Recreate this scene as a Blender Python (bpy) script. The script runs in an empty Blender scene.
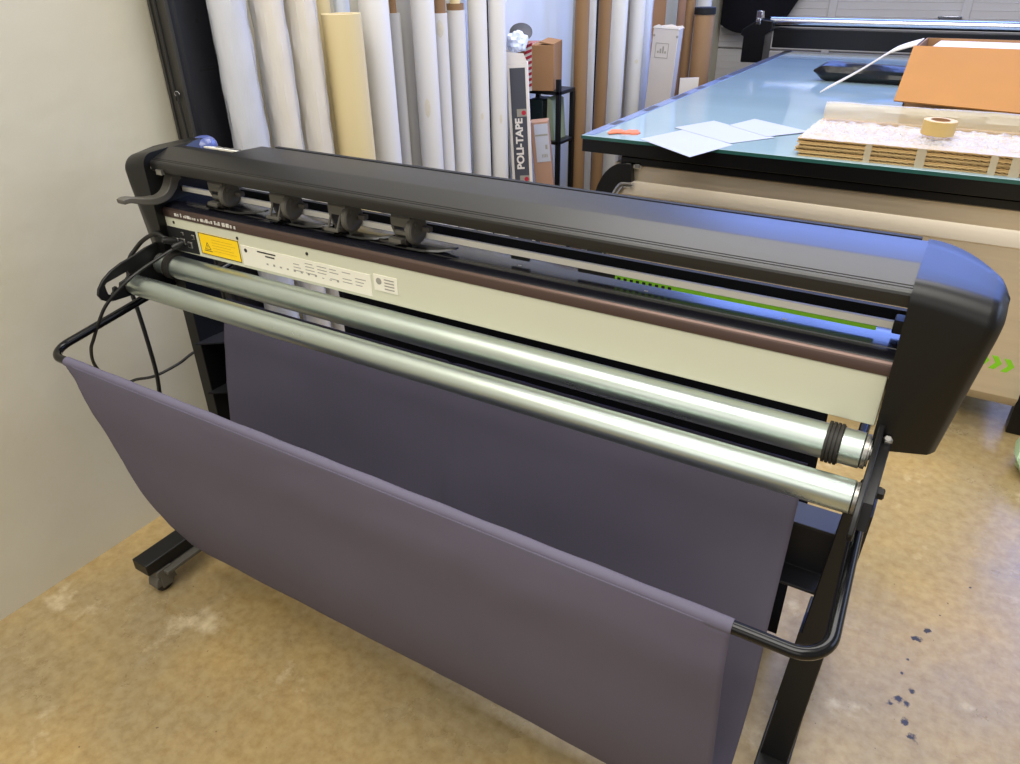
import bpy, bmesh, math, random
from mathutils import Vector, Matrix, noise

random.seed(7)
SC = bpy.context.scene
COL = SC.collection
PI = math.pi

# ------------------------------------------------------------------ materials
def lin(c):
    out = []
    for v in c[:3]:
        v = v / 255.0
        out.append(v / 12.92 if v <= 0.04045 else ((v + 0.055) / 1.055) ** 2.4)
    return (out[0], out[1], out[2], 1.0)

def mat(name, rgb, rough=0.5, metal=0.0, var=None, bump=None, spec=0.5, coat=0.0, alpha=1.0,
        rvar=None, stretch=(1, 1, 1), trans=0.0, ior=1.45, emit=0.0, rgb2=None):
    m = bpy.data.materials.new(name)
    m.use_nodes = True
    nt = m.node_tree
    b = nt.nodes['Principled BSDF']
    c = lin(rgb)
    b.inputs['Base Color'].default_value = c
    b.inputs['Roughness'].default_value = rough
    b.inputs['Metallic'].default_value = metal
    b.inputs['Specular IOR Level'].default_value = spec
    b.inputs['Coat Weight'].default_value = coat
    b.inputs['Alpha'].default_value = alpha
    b.inputs['IOR'].default_value = ior
    b.inputs['Transmission Weight'].default_value = trans
    if emit:
        b.inputs['Emission Color'].default_value = c
        b.inputs['Emission Strength'].default_value = emit
    if var or bump or rvar:
        tc = nt.nodes.new('ShaderNodeTexCoord')
        mp = nt.nodes.new('ShaderNodeMapping')
        mp.inputs['Scale'].default_value = stretch
        nt.links.new(tc.outputs['Object'], mp.inputs['Vector'])
        def nz(scale, detail=4):
            n = nt.nodes.new('ShaderNodeTexNoise')
            n.inputs['Scale'].default_value = scale
            n.inputs['Detail'].default_value = detail
            nt.links.new(mp.outputs['Vector'], n.inputs['Vector'])
            return n
        if var:
            n = nz(var[0])
            mr = nt.nodes.new('ShaderNodeMapRange')
            mr.inputs[1].default_value = 0.3; mr.inputs[2].default_value = 0.7
            nt.links.new(n.outputs['Fac'], mr.inputs[0])
            mx = nt.nodes.new('ShaderNodeMix'); mx.data_type = 'RGBA'
            c2 = lin(rgb2) if rgb2 else tuple(v * (1 - var[1]) for v in c[:3]) + (1,)
            mx.inputs[6].default_value = c
            mx.inputs[7].default_value = c2
            nt.links.new(mr.outputs[0], mx.inputs[0])
            nt.links.new(mx.outputs[2], b.inputs['Base Color'])
        if rvar:
            n = nz(rvar[0])
            mr = nt.nodes.new('ShaderNodeMapRange')
            mr.inputs[1].default_value = 0.3; mr.inputs[2].default_value = 0.7
            mr.inputs[3].default_value = max(0.02, rough - rvar[1]); mr.inputs[4].default_value = rough + rvar[1]
            nt.links.new(n.outputs['Fac'], mr.inputs[0])
            nt.links.new(mr.outputs[0], b.inputs['Roughness'])
        if bump:
            n = nz(bump[0], 5)
            bp = nt.nodes.new('ShaderNodeBump')
            bp.inputs['Strength'].default_value = bump[1]
            bp.inputs['Distance'].default_value = bump[2] if len(bump) > 2 else 0.002
            nt.links.new(n.outputs['Fac'], bp.inputs['Height'])
            nt.links.new(bp.outputs['Normal'], b.inputs['Normal'])
    return m

M = {}
M['cover'] = mat('cover_plastic', (26, 25, 24), 0.36, var=(3, 0.08), bump=(900, 0.15, 0.0004), spec=0.6)
M['cap'] = mat('cap_plastic', (8, 8, 8), 0.38, bump=(900, 0.12, 0.0004), spec=0.45)
M['black'] = mat('black_steel', (14, 14, 15), 0.42, bump=(600, 0.1, 0.0004))
M['beam'] = mat('satin_black_steel', (30, 30, 33), 0.5, bump=(600, 0.1, 0.0004), spec=0.6)
M['gloss_black'] = mat('gloss_black_tube', (9, 9, 10), 0.16, spec=0.4)
M['dull_black'] = mat('dull_black', (16, 16, 18), 0.7)
M['platen'] = mat('platen_black', (22, 22, 28), 0.2, rvar=(8, 0.04), stretch=(0.3, 4, 4), spec=0.8)
M['apron'] = mat('apron_warm_reflection', (92, 76, 70), 0.33, metal=0.75, rvar=(20, 0.05), stretch=(0.2, 3, 3))  # black plastic apron; its warm reflection is put into the brown colour
M['cream'] = mat('cream_panel_paint', (199, 199, 176), 0.5, var=(2, 0.04))
M['rail'] = mat('white_rail', (250, 246, 234), 0.4, var=(3, 0.03))
M['zinc'] = mat('zinc_tube', (196, 207, 200), 0.33, metal=0.95, var=(14, 0.12), rvar=(10, 0.07), stretch=(0.35, 2, 2))
M['steel'] = mat('plain_steel', (170, 168, 162), 0.35, metal=0.9, var=(60, 0.3))
M['chrome'] = mat('chrome', (210, 212, 216), 0.12, metal=1.0, var=(4, 0.03))
M['rubber'] = mat('rubber', (40, 37, 33), 0.6, bump=(300, 0.4, 0.001))
M['housing'] = mat('grey_plastic', (84, 81, 74), 0.5, bump=(500, 0.25, 0.0006))
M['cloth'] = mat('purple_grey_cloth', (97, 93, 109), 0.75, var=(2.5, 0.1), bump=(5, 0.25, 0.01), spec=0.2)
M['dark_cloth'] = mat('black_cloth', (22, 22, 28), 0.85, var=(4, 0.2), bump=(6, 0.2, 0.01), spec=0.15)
M['yellow'] = mat('yellow_label', (247, 205, 20), 0.45, var=(4, 0.03))
M['white_label'] = mat('white_label', (226, 222, 206), 0.45, var=(4, 0.03))
M['print_dark'] = mat('dark_print', (40, 38, 36), 0.6, var=(40, 0.1))
M['print_faint'] = mat('faint_print', (190, 150, 22), 0.6, var=(40, 0.1))
M['print_grey'] = mat('grey_print', (150, 147, 138), 0.6, var=(40, 0.1))
M['print_white'] = mat('white_print', (205, 200, 190), 0.6, var=(40, 0.1))
M['green'] = mat('green_print', (138, 210, 36), 0.5, var=(20, 0.05))
M['lens'] = mat('screen_lens', (70, 82, 136), 0.4, var=(4, 0.05), coat=0.5)
M['cable'] = mat('black_cable', (26, 25, 24), 0.45, bump=(300, 0.1, 0.0005))
M['stainless'] = mat('brushed_stainless', (228, 216, 196), 0.36, metal=0.8, var=(6, 0.08), rvar=(12, 0.06), stretch=(0.15, 3, 6), bump=(60, 0.04, 0.001))
M['glass_top'] = mat('tinted_glass_top', (158, 184, 194), 0.06, var=(1.2, 0.12), rvar=(3, 0.03), spec=0.6, stretch=(0.3, 2, 2))
M['glass_edge'] = mat('green_glass_edge', (48, 92, 86), 0.15, var=(5, 0.2))
M['table_black'] = mat('table_black', (8, 8, 9), 0.3, var=(4, 0.1))
M['card'] = mat('brown_cardboard', (172, 120, 58), 0.75, var=(6, 0.07), bump=(120, 0.12, 0.001))
M['card_dull'] = mat('dull_cardboard', (160, 120, 84), 0.8, var=(6, 0.1), bump=(120, 0.12, 0.001))
M['card_white'] = mat('white_cardboard', (222, 216, 212), 0.7, var=(6, 0.05))
M['tube_brown'] = mat('kraft_tube', (142, 110, 76), 0.65, var=(5, 0.1), stretch=(1, 1, 0.4))
M['tube_pink'] = mat('pinkish_kraft', (172, 136, 116), 0.65, var=(5, 0.1))
M['roll_white'] = mat('white_vinyl', (216, 214, 212), 0.42, var=(3, 0.05), stretch=(1, 1, 0.3))
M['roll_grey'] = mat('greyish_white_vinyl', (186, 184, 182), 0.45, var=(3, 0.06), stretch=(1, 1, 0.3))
M['roll_cream'] = mat('cream_vinyl', (218, 200, 152), 0.42, var=(3, 0.05), stretch=(1, 1, 0.3))
M['roll_ivory'] = mat('ivory_vinyl', (224, 206, 160), 0.42, var=(3, 0.06), stretch=(1, 1, 0.3))
M['stain'] = mat('yellow_stain', (214, 207, 190), 0.5, var=(40, 0.1))
M['wrap'] = mat('clear_wrap', (232, 236, 246), 0.14, alpha=0.42, bump=(30, 0.8, 0.008), spec=0.9, stretch=(1, 1, 0.35))
M['bubble'] = mat('bubble_wrap', (226, 228, 234), 0.16, alpha=0.42, bump=(90, 0.9, 0.006), spec=0.9, var=(30, 0.15))
M['film'] = mat('clear_film', (226, 216, 190), 0.2, alpha=0.42, bump=(40, 0.4, 0.004), spec=0.8, var=(10, 0.1))
M['paper'] = mat('white_paper', (180, 184, 198), 0.6, var=(4, 0.04))
M['foam'] = mat('pale_foam', (226, 236, 255), 0.5, var=(3, 0.08), bump=(30, 0.2, 0.003))
M['orange'] = mat('orange_sticker', (238, 126, 86), 0.5, var=(30, 0.1))
M['kraft_tape'] = mat('beige_tape', (206, 176, 112), 0.5, var=(8, 0.06))
M['red'] = mat('red_print', (176, 36, 60), 0.55, var=(20, 0.06))
M['slate'] = mat('slate_print', (72, 74, 84), 0.5, var=(6, 0.06))
M['teal'] = mat('dark_teal', (22, 40, 46), 0.5, var=(6, 0.1))
M['sage'] = mat('pale_sage', (150, 164, 140), 0.6, var=(6, 0.08))
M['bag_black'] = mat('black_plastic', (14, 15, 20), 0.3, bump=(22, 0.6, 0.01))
M['bag_green'] = mat('greenish_plastic', (168, 196, 160), 0.3, bump=(30, 0.5, 0.006), var=(8, 0.15))
M['rack'] = mat('rack_black', (16, 17, 24), 0.38, var=(3, 0.2))
M['rack_grey'] = mat('rack_grey_black', (54, 52, 48), 0.45, var=(5, 0.12))
M['door'] = mat('garage_door_paint', (196, 193, 194), 0.5, var=(3, 0.06), stretch=(0.4, 1, 2))
M['door_gap'] = mat('door_joint', (120, 116, 114), 0.6, var=(5, 0.1))
M['card_shaded'] = mat('shaded_white_cardboard', (194, 187, 184), 0.7, var=(6, 0.08))  # white card of the tall carton, its shade put into a darker tone
M['edge_tan'] = mat('tan_cardboard', (206, 174, 118), 0.6, var=(9, 0.1))
M['flute'] = mat('fluted_cardboard', (190, 156, 104), 0.7, var=(9, 0.15))
M['ruler'] = mat('ruler_blue_grey', (132, 150, 190), 0.25, var=(5, 0.1))
M['ceiling'] = mat('ceiling_paint', (190, 188, 182), 0.8, var=(2, 0.05))

def wall_material():
    m = mat('wall_paint', (200, 194, 173), 0.55, var=(1.3, 0.12), rgb2=(190, 183, 158), bump=(14, 0.35, 0.006))
    return m
M['wall'] = wall_material()

def floor_material():
    m = bpy.data.materials.new('polished_concrete')
    m.use_nodes = True
    nt = m.node_tree
    b = nt.nodes['Principled BSDF']
    tc = nt.nodes.new('ShaderNodeTexCoord')
    def nz(scale, det, vec=None):
        n = nt.nodes.new('ShaderNodeTexNoise')
        n.inputs['Scale'].default_value = scale; n.inputs['Detail'].default_value = det
        n.inputs['Roughness'].default_value = 0.62
        nt.links.new(vec or tc.outputs['Object'], n.inputs['Vector'])
        return n
    n1 = nz(1.5, 7); n2 = nz(34, 9); n3 = nz(90, 4); n4 = nz(5.5, 10); n5 = nz(60, 2)
    r1 = nt.nodes.new('ShaderNodeValToRGB')
    r1.color_ramp.elements[0].position = 0.38; r1.color_ramp.elements[0].color = lin((152, 136, 102))
    r1.color_ramp.elements[1].position = 0.60; r1.color_ramp.elements[1].color = lin((172, 148, 98))
    nt.links.new(n1.outputs['Fac'], r1.inputs['Fac'])
    r2 = nt.nodes.new('ShaderNodeValToRGB')
    r2.color_ramp.elements[0].position = 0.32; r2.color_ramp.elements[0].color = lin((222, 212, 196))
    r2.color_ramp.elements[1].position = 0.62; r2.color_ramp.elements[1].color = (1, 1, 1, 1)
    nt.links.new(n2.outputs['Fac'], r2.inputs['Fac'])
    mx = nt.nodes.new('ShaderNodeMix'); mx.data_type = 'RGBA'; mx.blend_type = 'MULTIPLY'
    mx.inputs[0].default_value = 0.9
    nt.links.new(r1.outputs['Color'], mx.inputs[6]); nt.links.new(r2.outputs['Color'], mx.inputs[7])
    # pale scuffs and pits
    r3 = nt.nodes.new('ShaderNodeValToRGB')
    r3.color_ramp.elements[0].position = 0.60; r3.color_ramp.elements[0].color = (0, 0, 0, 1)
    r3.color_ramp.elements[1].position = 0.74; r3.color_ramp.elements[1].color = (.8, .8, .8, 1)
    nt.links.new(n4.outputs['Fac'], r3.inputs['Fac'])
    mx2 = nt.nodes.new('ShaderNodeMix'); mx2.data_type = 'RGBA'
    nt.links.new(r3.outputs['Color'], mx2.inputs[0])
    nt.links.new(mx.outputs[2], mx2.inputs[6]); mx2.inputs[7].default_value = lin((206, 190, 156))
    # fine dark pits
    r4 = nt.nodes.new('ShaderNodeMapRange'); r4.inputs[1].default_value = 0.27; r4.inputs[2].default_value = 0.22
    nt.links.new(n5.outputs['Fac'], r4.inputs[0])
    mx4 = nt.nodes.new('ShaderNodeMix'); mx4.data_type = 'RGBA'
    nt.links.new(r4.outputs[0], mx4.inputs[0]); nt.links.new(mx2.outputs[2], mx4.inputs[6]); mx4.inputs[7].default_value = lin((96, 78, 52))
    last = mx4.outputs[2]
    # black smudges on the concrete (x, y, radius)
    spots = [(0.208, 1.784, .016), (0.193, 1.736, .02), (0.182, 1.735, .012), (0.178, 1.655, .010), (0.169, 1.60, .006),
             (0.198, 1.555, .013), (0.172, 1.512, .022), (0.190, 1.508, .016), (0.158, 1.49, .015), (0.213, 1.414, .022), (0.192, 1.45, .02),
             (0.30, 2.02, .012), (0.25, 1.92, .007), (0.235, 1.86, .006), (-1.42, .35, .010), (-1.35, .24, .008)]
    dn = nz(45, 3)
    total = None
    for (sx, sy, sr) in spots:
        vm = nt.nodes.new('ShaderNodeVectorMath'); vm.operation = 'DISTANCE'
        nt.links.new(tc.outputs['Object'], vm.inputs[0]); vm.inputs[1].default_value = (sx, sy, 0)
        mr = nt.nodes.new('ShaderNodeMapRange')
        mr.inputs[1].default_value = 0.0; mr.inputs[2].default_value = sr * 1.5
        mr.inputs[3].default_value = 0.68; mr.inputs[4].default_value = 0.0
        nt.links.new(vm.outputs['Value'], mr.inputs[0])
        if total is None: total = mr.outputs[0]
        else:
            ad = nt.nodes.new('ShaderNodeMath'); ad.operation = 'MAXIMUM'
            nt.links.new(total, ad.inputs[0]); nt.links.new(mr.outputs[0], ad.inputs[1]); total = ad.outputs[0]
    ad = nt.nodes.new('ShaderNodeMath'); ad.operation = 'ADD'
    nt.links.new(total, ad.inputs[0]); nt.links.new(dn.outputs['Fac'], ad.inputs[1])
    ramp = nt.nodes.new('ShaderNodeMapRange')
    ramp.inputs[1].default_value = 0.92; ramp.inputs[2].default_value = 1.06
    nt.links.new(ad.outputs[0], ramp.inputs[0])
    mx3 = nt.nodes.new('ShaderNodeMix'); mx3.data_type = 'RGBA'
    nt.links.new(ramp.outputs[0], mx3.inputs[0]); nt.links.new(last, mx3.inputs[6]); mx3.inputs[7].default_value = lin((36, 31, 24))
    nt.links.new(mx3.outputs[2], b.inputs['Base Color'])
    rr = nt.nodes.new('ShaderNodeMapRange')
    rr.inputs[1].default_value = 0.3; rr.inputs[2].default_value = 0.7; rr.inputs[3].default_value = 0.22; rr.inputs[4].default_value = 0.42
    nt.links.new(n1.outputs['Fac'], rr.inputs[0]); nt.links.new(rr.outputs[0], b.inputs['Roughness'])
    bp = nt.nodes.new('ShaderNodeBump'); bp.inputs['Strength'].default_value = 0.15; bp.inputs['Distance'].default_value = 0.002
    nt.links.new(n3.outputs['Fac'], bp.inputs['Height']); nt.links.new(bp.outputs['Normal'], b.inputs['Normal'])
    return m
M['floor'] = floor_material()

# ------------------------------------------------------------------ mesh helpers
def box(bm, x0, x1, y0, y1, z0, z1):
    vs = [bm.verts.new((x, y, z)) for z in (z0, z1) for y in (y0, y1) for x in (x0, x1)]
    for f in ((0, 2, 3, 1), (4, 5, 7, 6), (0, 1, 5, 4), (2, 6, 7, 3), (0, 4, 6, 2), (1, 3, 7, 5)):
        bm.faces.new([vs[i] for i in f])
    return vs

def loft(bm, rings, cap=True, closed=True):
    R = [[bm.verts.new(p) for p in r] for r in rings]
    n = len(R[0])
    for a, b in zip(R, R[1:]):
        for i in range(n if closed else n - 1):
            j = (i + 1) % n
            bm.faces.new((a[i], a[j], b[j], b[i]))
    if cap and closed:
        bm.faces.new(list(reversed(R[0]))); bm.faces.new(R[-1])
    return R

def prism(bm, prof, axis, a, b):
    def P(u, v, t):
        return {'x': (t, u, v), 'y': (u, t, v), 'z': (u, v, t)}[axis]
    return loft(bm, [[P(u, v, a) for u, v in prof], [P(u, v, b) for u, v in prof]])

def smooth_path(pts, n=8):
    pts = [Vector(p) for p in pts]
    if len(pts) < 3: return pts
    out = []
    for i in range(len(pts) - 1):
        p0 = pts[max(i - 1, 0)]; p1 = pts[i]; p2 = pts[i + 1]; p3 = pts[min(i + 2, len(pts) - 1)]
        for k in range(n):
            t = k / n
            out.append(0.5 * ((2 * p1) + (-p0 + p2) * t + (2 * p0 - 5 * p1 + 4 * p2 - p3) * t * t + (-p0 + 3 * p1 - 3 * p2 + p3) * t ** 3))
    out.append(pts[-1])
    return out

def fillet_path(pts, r, n=8):
    pts = [Vector(p) for p in pts]
    out = [pts[0]]
    for i in range(1, len(pts) - 1):
        a = (pts[i - 1] - pts[i]).normalized(); b = (pts[i + 1] - pts[i]).normalized()
        ang = a.angle(b); d = r / math.tan(ang / 2)
        p0 = pts[i] + a * d; p1 = pts[i] + b * d
        c = pts[i] + (a + b).normalized() * (r / math.sin(ang / 2))
        v0 = p0 - c; v1 = p1 - c
        tot = v0.angle(v1); ax = v0.cross(v1).normalized()
        for k in range(n + 1):
            out.append(c + Matrix.Rotation(tot * k / n, 3, ax) @ v0)
    out.append(pts[-1])
    return out

def tube(bm, pts, r, seg=14, cap=True):
    pts = [Vector(p) for p in pts]
    rs = r if isinstance(r, (list, tuple)) else [r] * len(pts)
    tan = []
    for i in range(len(pts)):
        a = pts[max(i - 1, 0)]; b = pts[min(i + 1, len(pts) - 1)]
        tan.append((b - a).normalized())
    ref = Vector((0, 0, 1)) if abs(tan[0].z) < 0.9 else Vector((1, 0, 0))
    n = (ref - tan[0] * ref.dot(tan[0])).normalized()
    rings = []
    for p, t, rr in zip(pts, tan, rs):
        n = (n - t * n.dot(t)).normalized()
        b = t.cross(n)
        rings.append([p + (n * math.cos(2 * PI * k / seg) + b * math.sin(2 * PI * k / seg)) * rr for k in range(seg)])
    return loft(bm, rings, cap)

def lathe(bm, origin, axis, prof, seg=28, cap=True):
    """prof: (distance along axis, radius)."""
    o = Vector(origin); t = Vector(axis).normalized()
    ref = Vector((0, 0, 1)) if abs(t.z) < 0.9 else Vector((1, 0, 0))
    n = (ref - t * ref.dot(t)).normalized(); b = t.cross(n)
    rings = [[o + t * d + (n * math.cos(2 * PI * k / seg) + b * math.sin(2 * PI * k / seg)) * max(r, 1e-4) for k in range(seg)] for d, r in prof]
    return loft(bm, rings, cap)

def plate(bm, outer, holes, axis, a, b):
    """flat plate with holes; outlines in the plane normal to axis."""
    def P(u, v, t):
        return {'x': (t, u, v), 'y': (u, t, v), 'z': (u, v, t)}[axis]
    edges = []
    for loop in [outer] + holes:
        vs = [bm.verts.new(P(u, v, a)) for u, v in loop]
        for i in range(len(vs)):
            edges.append(bm.edges.new((vs[i], vs[(i + 1) % len(vs)])))
    r = bmesh.ops.triangle_fill(bm, use_beauty=True, use_dissolve=False, edges=edges)
    faces = [g for g in r['geom'] if isinstance(g, bmesh.types.BMFace)]
    e = bmesh.ops.extrude_face_region(bm, geom=faces)
    d = {'x': Vector((b - a, 0, 0)), 'y': Vector((0, b - a, 0)), 'z': Vector((0, 0, b - a))}[axis]
    bmesh.ops.translate(bm, vec=d, verts=[g for g in e['geom'] if isinstance(g, bmesh.types.BMVert)])

def root_loc(p):
    while p.parent: p = p.parent
    return p.location

def link(name, me, m, parent=None):
    o = bpy.data.objects.new(name, me)
    COL.objects.link(o)
    if m is not None and not me.materials: me.materials.append(m)
    if parent is not None:
        me.transform(Matrix.Translation(-root_loc(parent)))
        o.parent = parent
    return o

def obj(name, bm, m, parent=None, bevel=0.0, angle=35, seg=2, xf=None):
    if xf is not None:
        bmesh.ops.transform(bm, matrix=xf, verts=bm.verts)
    bmesh.ops.recalc_face_normals(bm, faces=bm.faces)
    me = bpy.data.meshes.new(name)
    bm.to_mesh(me); bm.free()
    for p in me.polygons: p.use_smooth = True
    me.set_sharp_from_angle(angle=math.radians(angle))
    o = link(name, me, m, parent)
    if bevel:
        md = o.modifiers.new('bevel', 'BEVEL'); md.width = bevel; md.segments = seg
        md.limit_method = 'ANGLE'; md.angle_limit = math.radians(40)
    return o

def thing(name, label, cat, loc=(0, 0, 0), group=None):
    o = bpy.data.objects.new(name, None)
    COL.objects.link(o); o.location = loc
    o.empty_display_size = 0.05
    o['label'] = label; o['category'] = cat
    if group: o['group'] = group
    return o

def tag(o, label, cat, group=None):
    """set the properties and move the origin of a one-mesh thing to its base."""
    o['label'] = label; o['category'] = cat
    if group: o['group'] = group
    me = o.data
    xs = [v.co for v in me.vertices]
    c = Vector((sum(v.x for v in xs) / len(xs), sum(v.y for v in xs) / len(xs), min(v.z for v in xs)))
    me.transform(Matrix.Translation(-c)); o.location = c
    return o

def structure(name, bm, m, bevel=0.0):
    o = obj(name, bm, m, None, bevel); o['kind'] = 'structure'
    return o

def B(): return bmesh.new()

def text(name, body, size, m, parent, xf, extrude=0.0006, width=None):
    cu = bpy.data.curves.new(name, 'FONT')
    cu.body = body; cu.size = size; cu.extrude = extrude
    cu.offset = size * .035; cu.align_x = 'CENTER'; cu.align_y = 'CENTER'
    t = bpy.data.objects.new('tmp_text', cu); COL.objects.link(t)
    dg = bpy.context.evaluated_depsgraph_get(); dg.update()
    me = bpy.data.meshes.new_from_object(t.evaluated_get(dg))
    bpy.data.objects.remove(t); bpy.data.curves.remove(cu)
    me.name = name; me.materials.clear()
    if width:
        w = max(v.co.x for v in me.vertices) - min(v.co.x for v in me.vertices)
        me.transform(Matrix.Diagonal((width / w, 1, 1, 1)))
    me.transform(xf)
    return link(name, me, m, parent)

# ------------------------------------------------------------------ the room
bm = B(); box(bm, -2.4, 4.0, -3.0, 7.1, -0.1, 0.0); structure('floor', bm, M['floor'])
bm = B(); prism(bm, [(-2.002, -3.0), (-2.028, 1.4), (-2.13, 7.1), (-2.3, 7.1), (-2.3, -3.0)], 'z', 0.0, 5.4); structure('wall_left', bm, M['wall'])
bm = B(); box(bm, -2.4, 4.0, -3.0, 7.1, 5.4, 5.5); structure('ceiling', bm, M['ceiling'])
bm = B(); box(bm, -2.4, 4.0, 7.0, 7.12, 0, 5.4)
structure('wall_back', bm, M['wall'])
# sectional garage door in the back wall
bm = B()
zs = [0.02, 0.47, 0.895, 1.32, 1.75, 2.18]
for za, zb in zip(zs, zs[1:]):
    prism(bm, [(6.985, za + .004), (6.972, za + .012), (6.972, zb - .012), (6.985, zb - .004)], 'x', -2.125, 3.4)
    for k in range(1, 8):
        zz = za + (zb - za) * k / 8
        prism(bm, [(6.9735, zz - .004), (6.969, zz), (6.9735, zz + .004)], 'x', -2.125, 3.4)
gd = structure('door_1', bm, M['door'])
bm = B(); box(bm, -2.125, 3.4, 6.984, 6.998, 0.02, 2.18); obj('door_backing', bm, M['door_gap'], gd)
for xx in (-1.235, -0.30, 0.7):
    bm = B(); box(bm, xx - .03, xx + .03, 6.958, 6.971, 0.05, 2.15); obj('door_stile', bm, M['door'], gd, 0.003)
bm = B(); box(bm, -.475, -.31, 6.92, 6.955, 1.160, 1.178); box(bm, -.47, -.45, 6.93, 6.972, 1.14, 1.16)
obj('door_handle', bm, M['chrome'], gd, 0.004)
# glazed band above the door: bright daylight behind it
bm = B()
for xx in (-2.1, -1.0, 0.1, 1.2, 2.3, 3.4): box(bm, xx - .03, xx + .03, 6.94, 6.999, 2.25, 5.3)
box(bm, -2.1, 3.4, 6.94, 6.999, 2.22, 2.28); box(bm, -2.1, 3.4, 6.94, 6.999, 3.21, 3.27); box(bm, -2.1, 3.4, 6.94, 6.999, 5.24, 5.3)
w1 = structure('window_1', bm, M['door'])
M['sky'] = mat('daylight_pane', (130, 161, 252), 0.3, emit=6.5)
bm = B(); box(bm, -2.1, 3.4, 6.985, 6.995, 2.28, 5.24); obj('window_pane', bm, M['sky'], w1)

# ------------------------------------------------------------------ vinyl cutter
XL, XR = -1.700, -0.025
cut = thing('vinyl_cutter', 'large black roll-fed vinyl cutter on a stand with grey catch cloth in front', 'cutting plotter', (-0.86, 1.15, 0))

# head cover
def cover_prof(rec):
    top = [(1.165, 1.2097), (1.172, 1.2112), (1.235, 1.2135), (1.262, 1.2150), (1.280, 1.208), (1.288, 1.19), (1.286, 1.158)]
    if rec: top = [(1.165, 1.2097), (1.172, 1.2110), (1.200, 1.2085), (1.250, 1.1900), (1.268, 1.185), (1.275, 1.17), (1.275, 1.158)]
    return [(1.265, 1.157), (1.225, 1.157), (1.190, 1.1590), (1.150, 1.1600), (1.1140, 1.1622), (1.1085, 1.1636), (1.1068, 1.1660), (1.1060, 1.1710), (1.1054, 1.1770), (1.1054, 1.1825), (1.1066, 1.1862), (1.1092, 1.1890),
            (1.1130, 1.1906), (1.1140, 1.1870), (1.1152, 1.1914), (1.1180, 1.1925), (1.1190, 1.1890), (1.1202, 1.1934)] + top
bm = B()
st = [(XL, 0), (-1.690, 0), (-1.680, 1), (-1.515, 1), (-1.475, 0), (-1.0, 0), (-.5, 0), (XR, 0)]
loft(bm, [[(x, y, z) for y, z in cover_prof(r)] for x, r in st])
cov = obj('head_cover', bm, M['cover'], cut, angle=14)

bm = B(); box(bm, -1.455, -.035, 1.2845, 1.296, 1.16, 1.2105); obj('rear_trim', bm, M['dull_black'], cut)
# control panel in the recess
bm = B()
lathe(bm, (-1.705, 1.270, 1.187), (0, -.15, 1), [(0, .036), (.010, .0355), (.019, .031), (.026, .022), (.0295, .010), (.030, .001)], 24)
dp = obj('display_dome', bm, M['lens'], cut)
bm = B()
prism(bm, [(1.225, 1.2010), (1.266, 1.1880), (1.266, 1.1965), (1.225, 1.2060)], 'x', -1.645, -1.530)
cp = obj('control_panel', bm, M['white_label'], cut, 0.001)
bm = B()
for xx in (-1.62, -1.595, -1.57, -1.55):
    box(bm, xx, xx + .012, 1.238, 1.250, 1.198, 1.2035)
obj('panel_key', bm, M['housing'], cp)

# end caps
def cap_mesh(mirror):
    bm = B()
    zb = 0.937; yf = 1.088
    xs = [-.025, -.010, .005, .020, .034, .048, .060, .070, .078, .084, .089, .092]
    rings = []
    for i, x in enumerate(xs):
        s = (x + .025) / .117
        yb = 1.284 - .125 * s ** 2.3
        zt = 1.2155 - .016 * s ** 1.6
        edge = max(0, (s - .9)) * .12
        r = .030 + .006 * s
        zc = zt - .008 - edge
        ring = []
        def rec(z):
            xc = -.004 + .094 * (z - .945) / .235
            return max(0.0, x - xc) * .26 + edge
        n = 9
        for k in range(n):
            z = zb + (zc - r - zb) * k / (n - 1)
            ring.append((x, yf + rec(z), z))
        y0 = yf + rec(zc - r)
        for k in range(1, 8):
            a = PI - k / 7 * PI * .47
            ring.append((x, y0 + r + r * math.cos(a), zc - r + r * math.sin(a)))
        yl = y0 + r
        for k in range(1, 5):
            t = k / 4
            ring.append((x, yl + (yb - .012 - yl) * t, zc + (zt - edge - zc) * t))
        ring.append((x, yb - .004, zt - edge - .004)); ring.append((x, yb, zt - edge - .014))
        for k in range(1, 5):
            ring.append((x, yb, zt - edge - .014 + (zb - zt + edge + .014) * k / 4))
        if not mirror: ring = [(-.025 + (p[0] + .025) * (1 - .26 * min(1, max(0, (1.165 - p[2]) / .228))), p[1], p[2]) for p in ring]
        if mirror: ring = [(-1.700 - (p[0] + .025) * .77, p[1], p[2]) for p in ring]
        rings.append(ring)
    loft(bm, rings)
    return bm
obj('end_cap', cap_mesh(False), M['cap'], cut, angle=50)
obj('end_cap', cap_mesh(True), M['cap'], cut, angle=50)

bm = B(); box(bm, XL, XR, 1.280, 1.292, 1.03, 1.090); obj('rear_rail', bm, M['dull_black'], cut)
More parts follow.
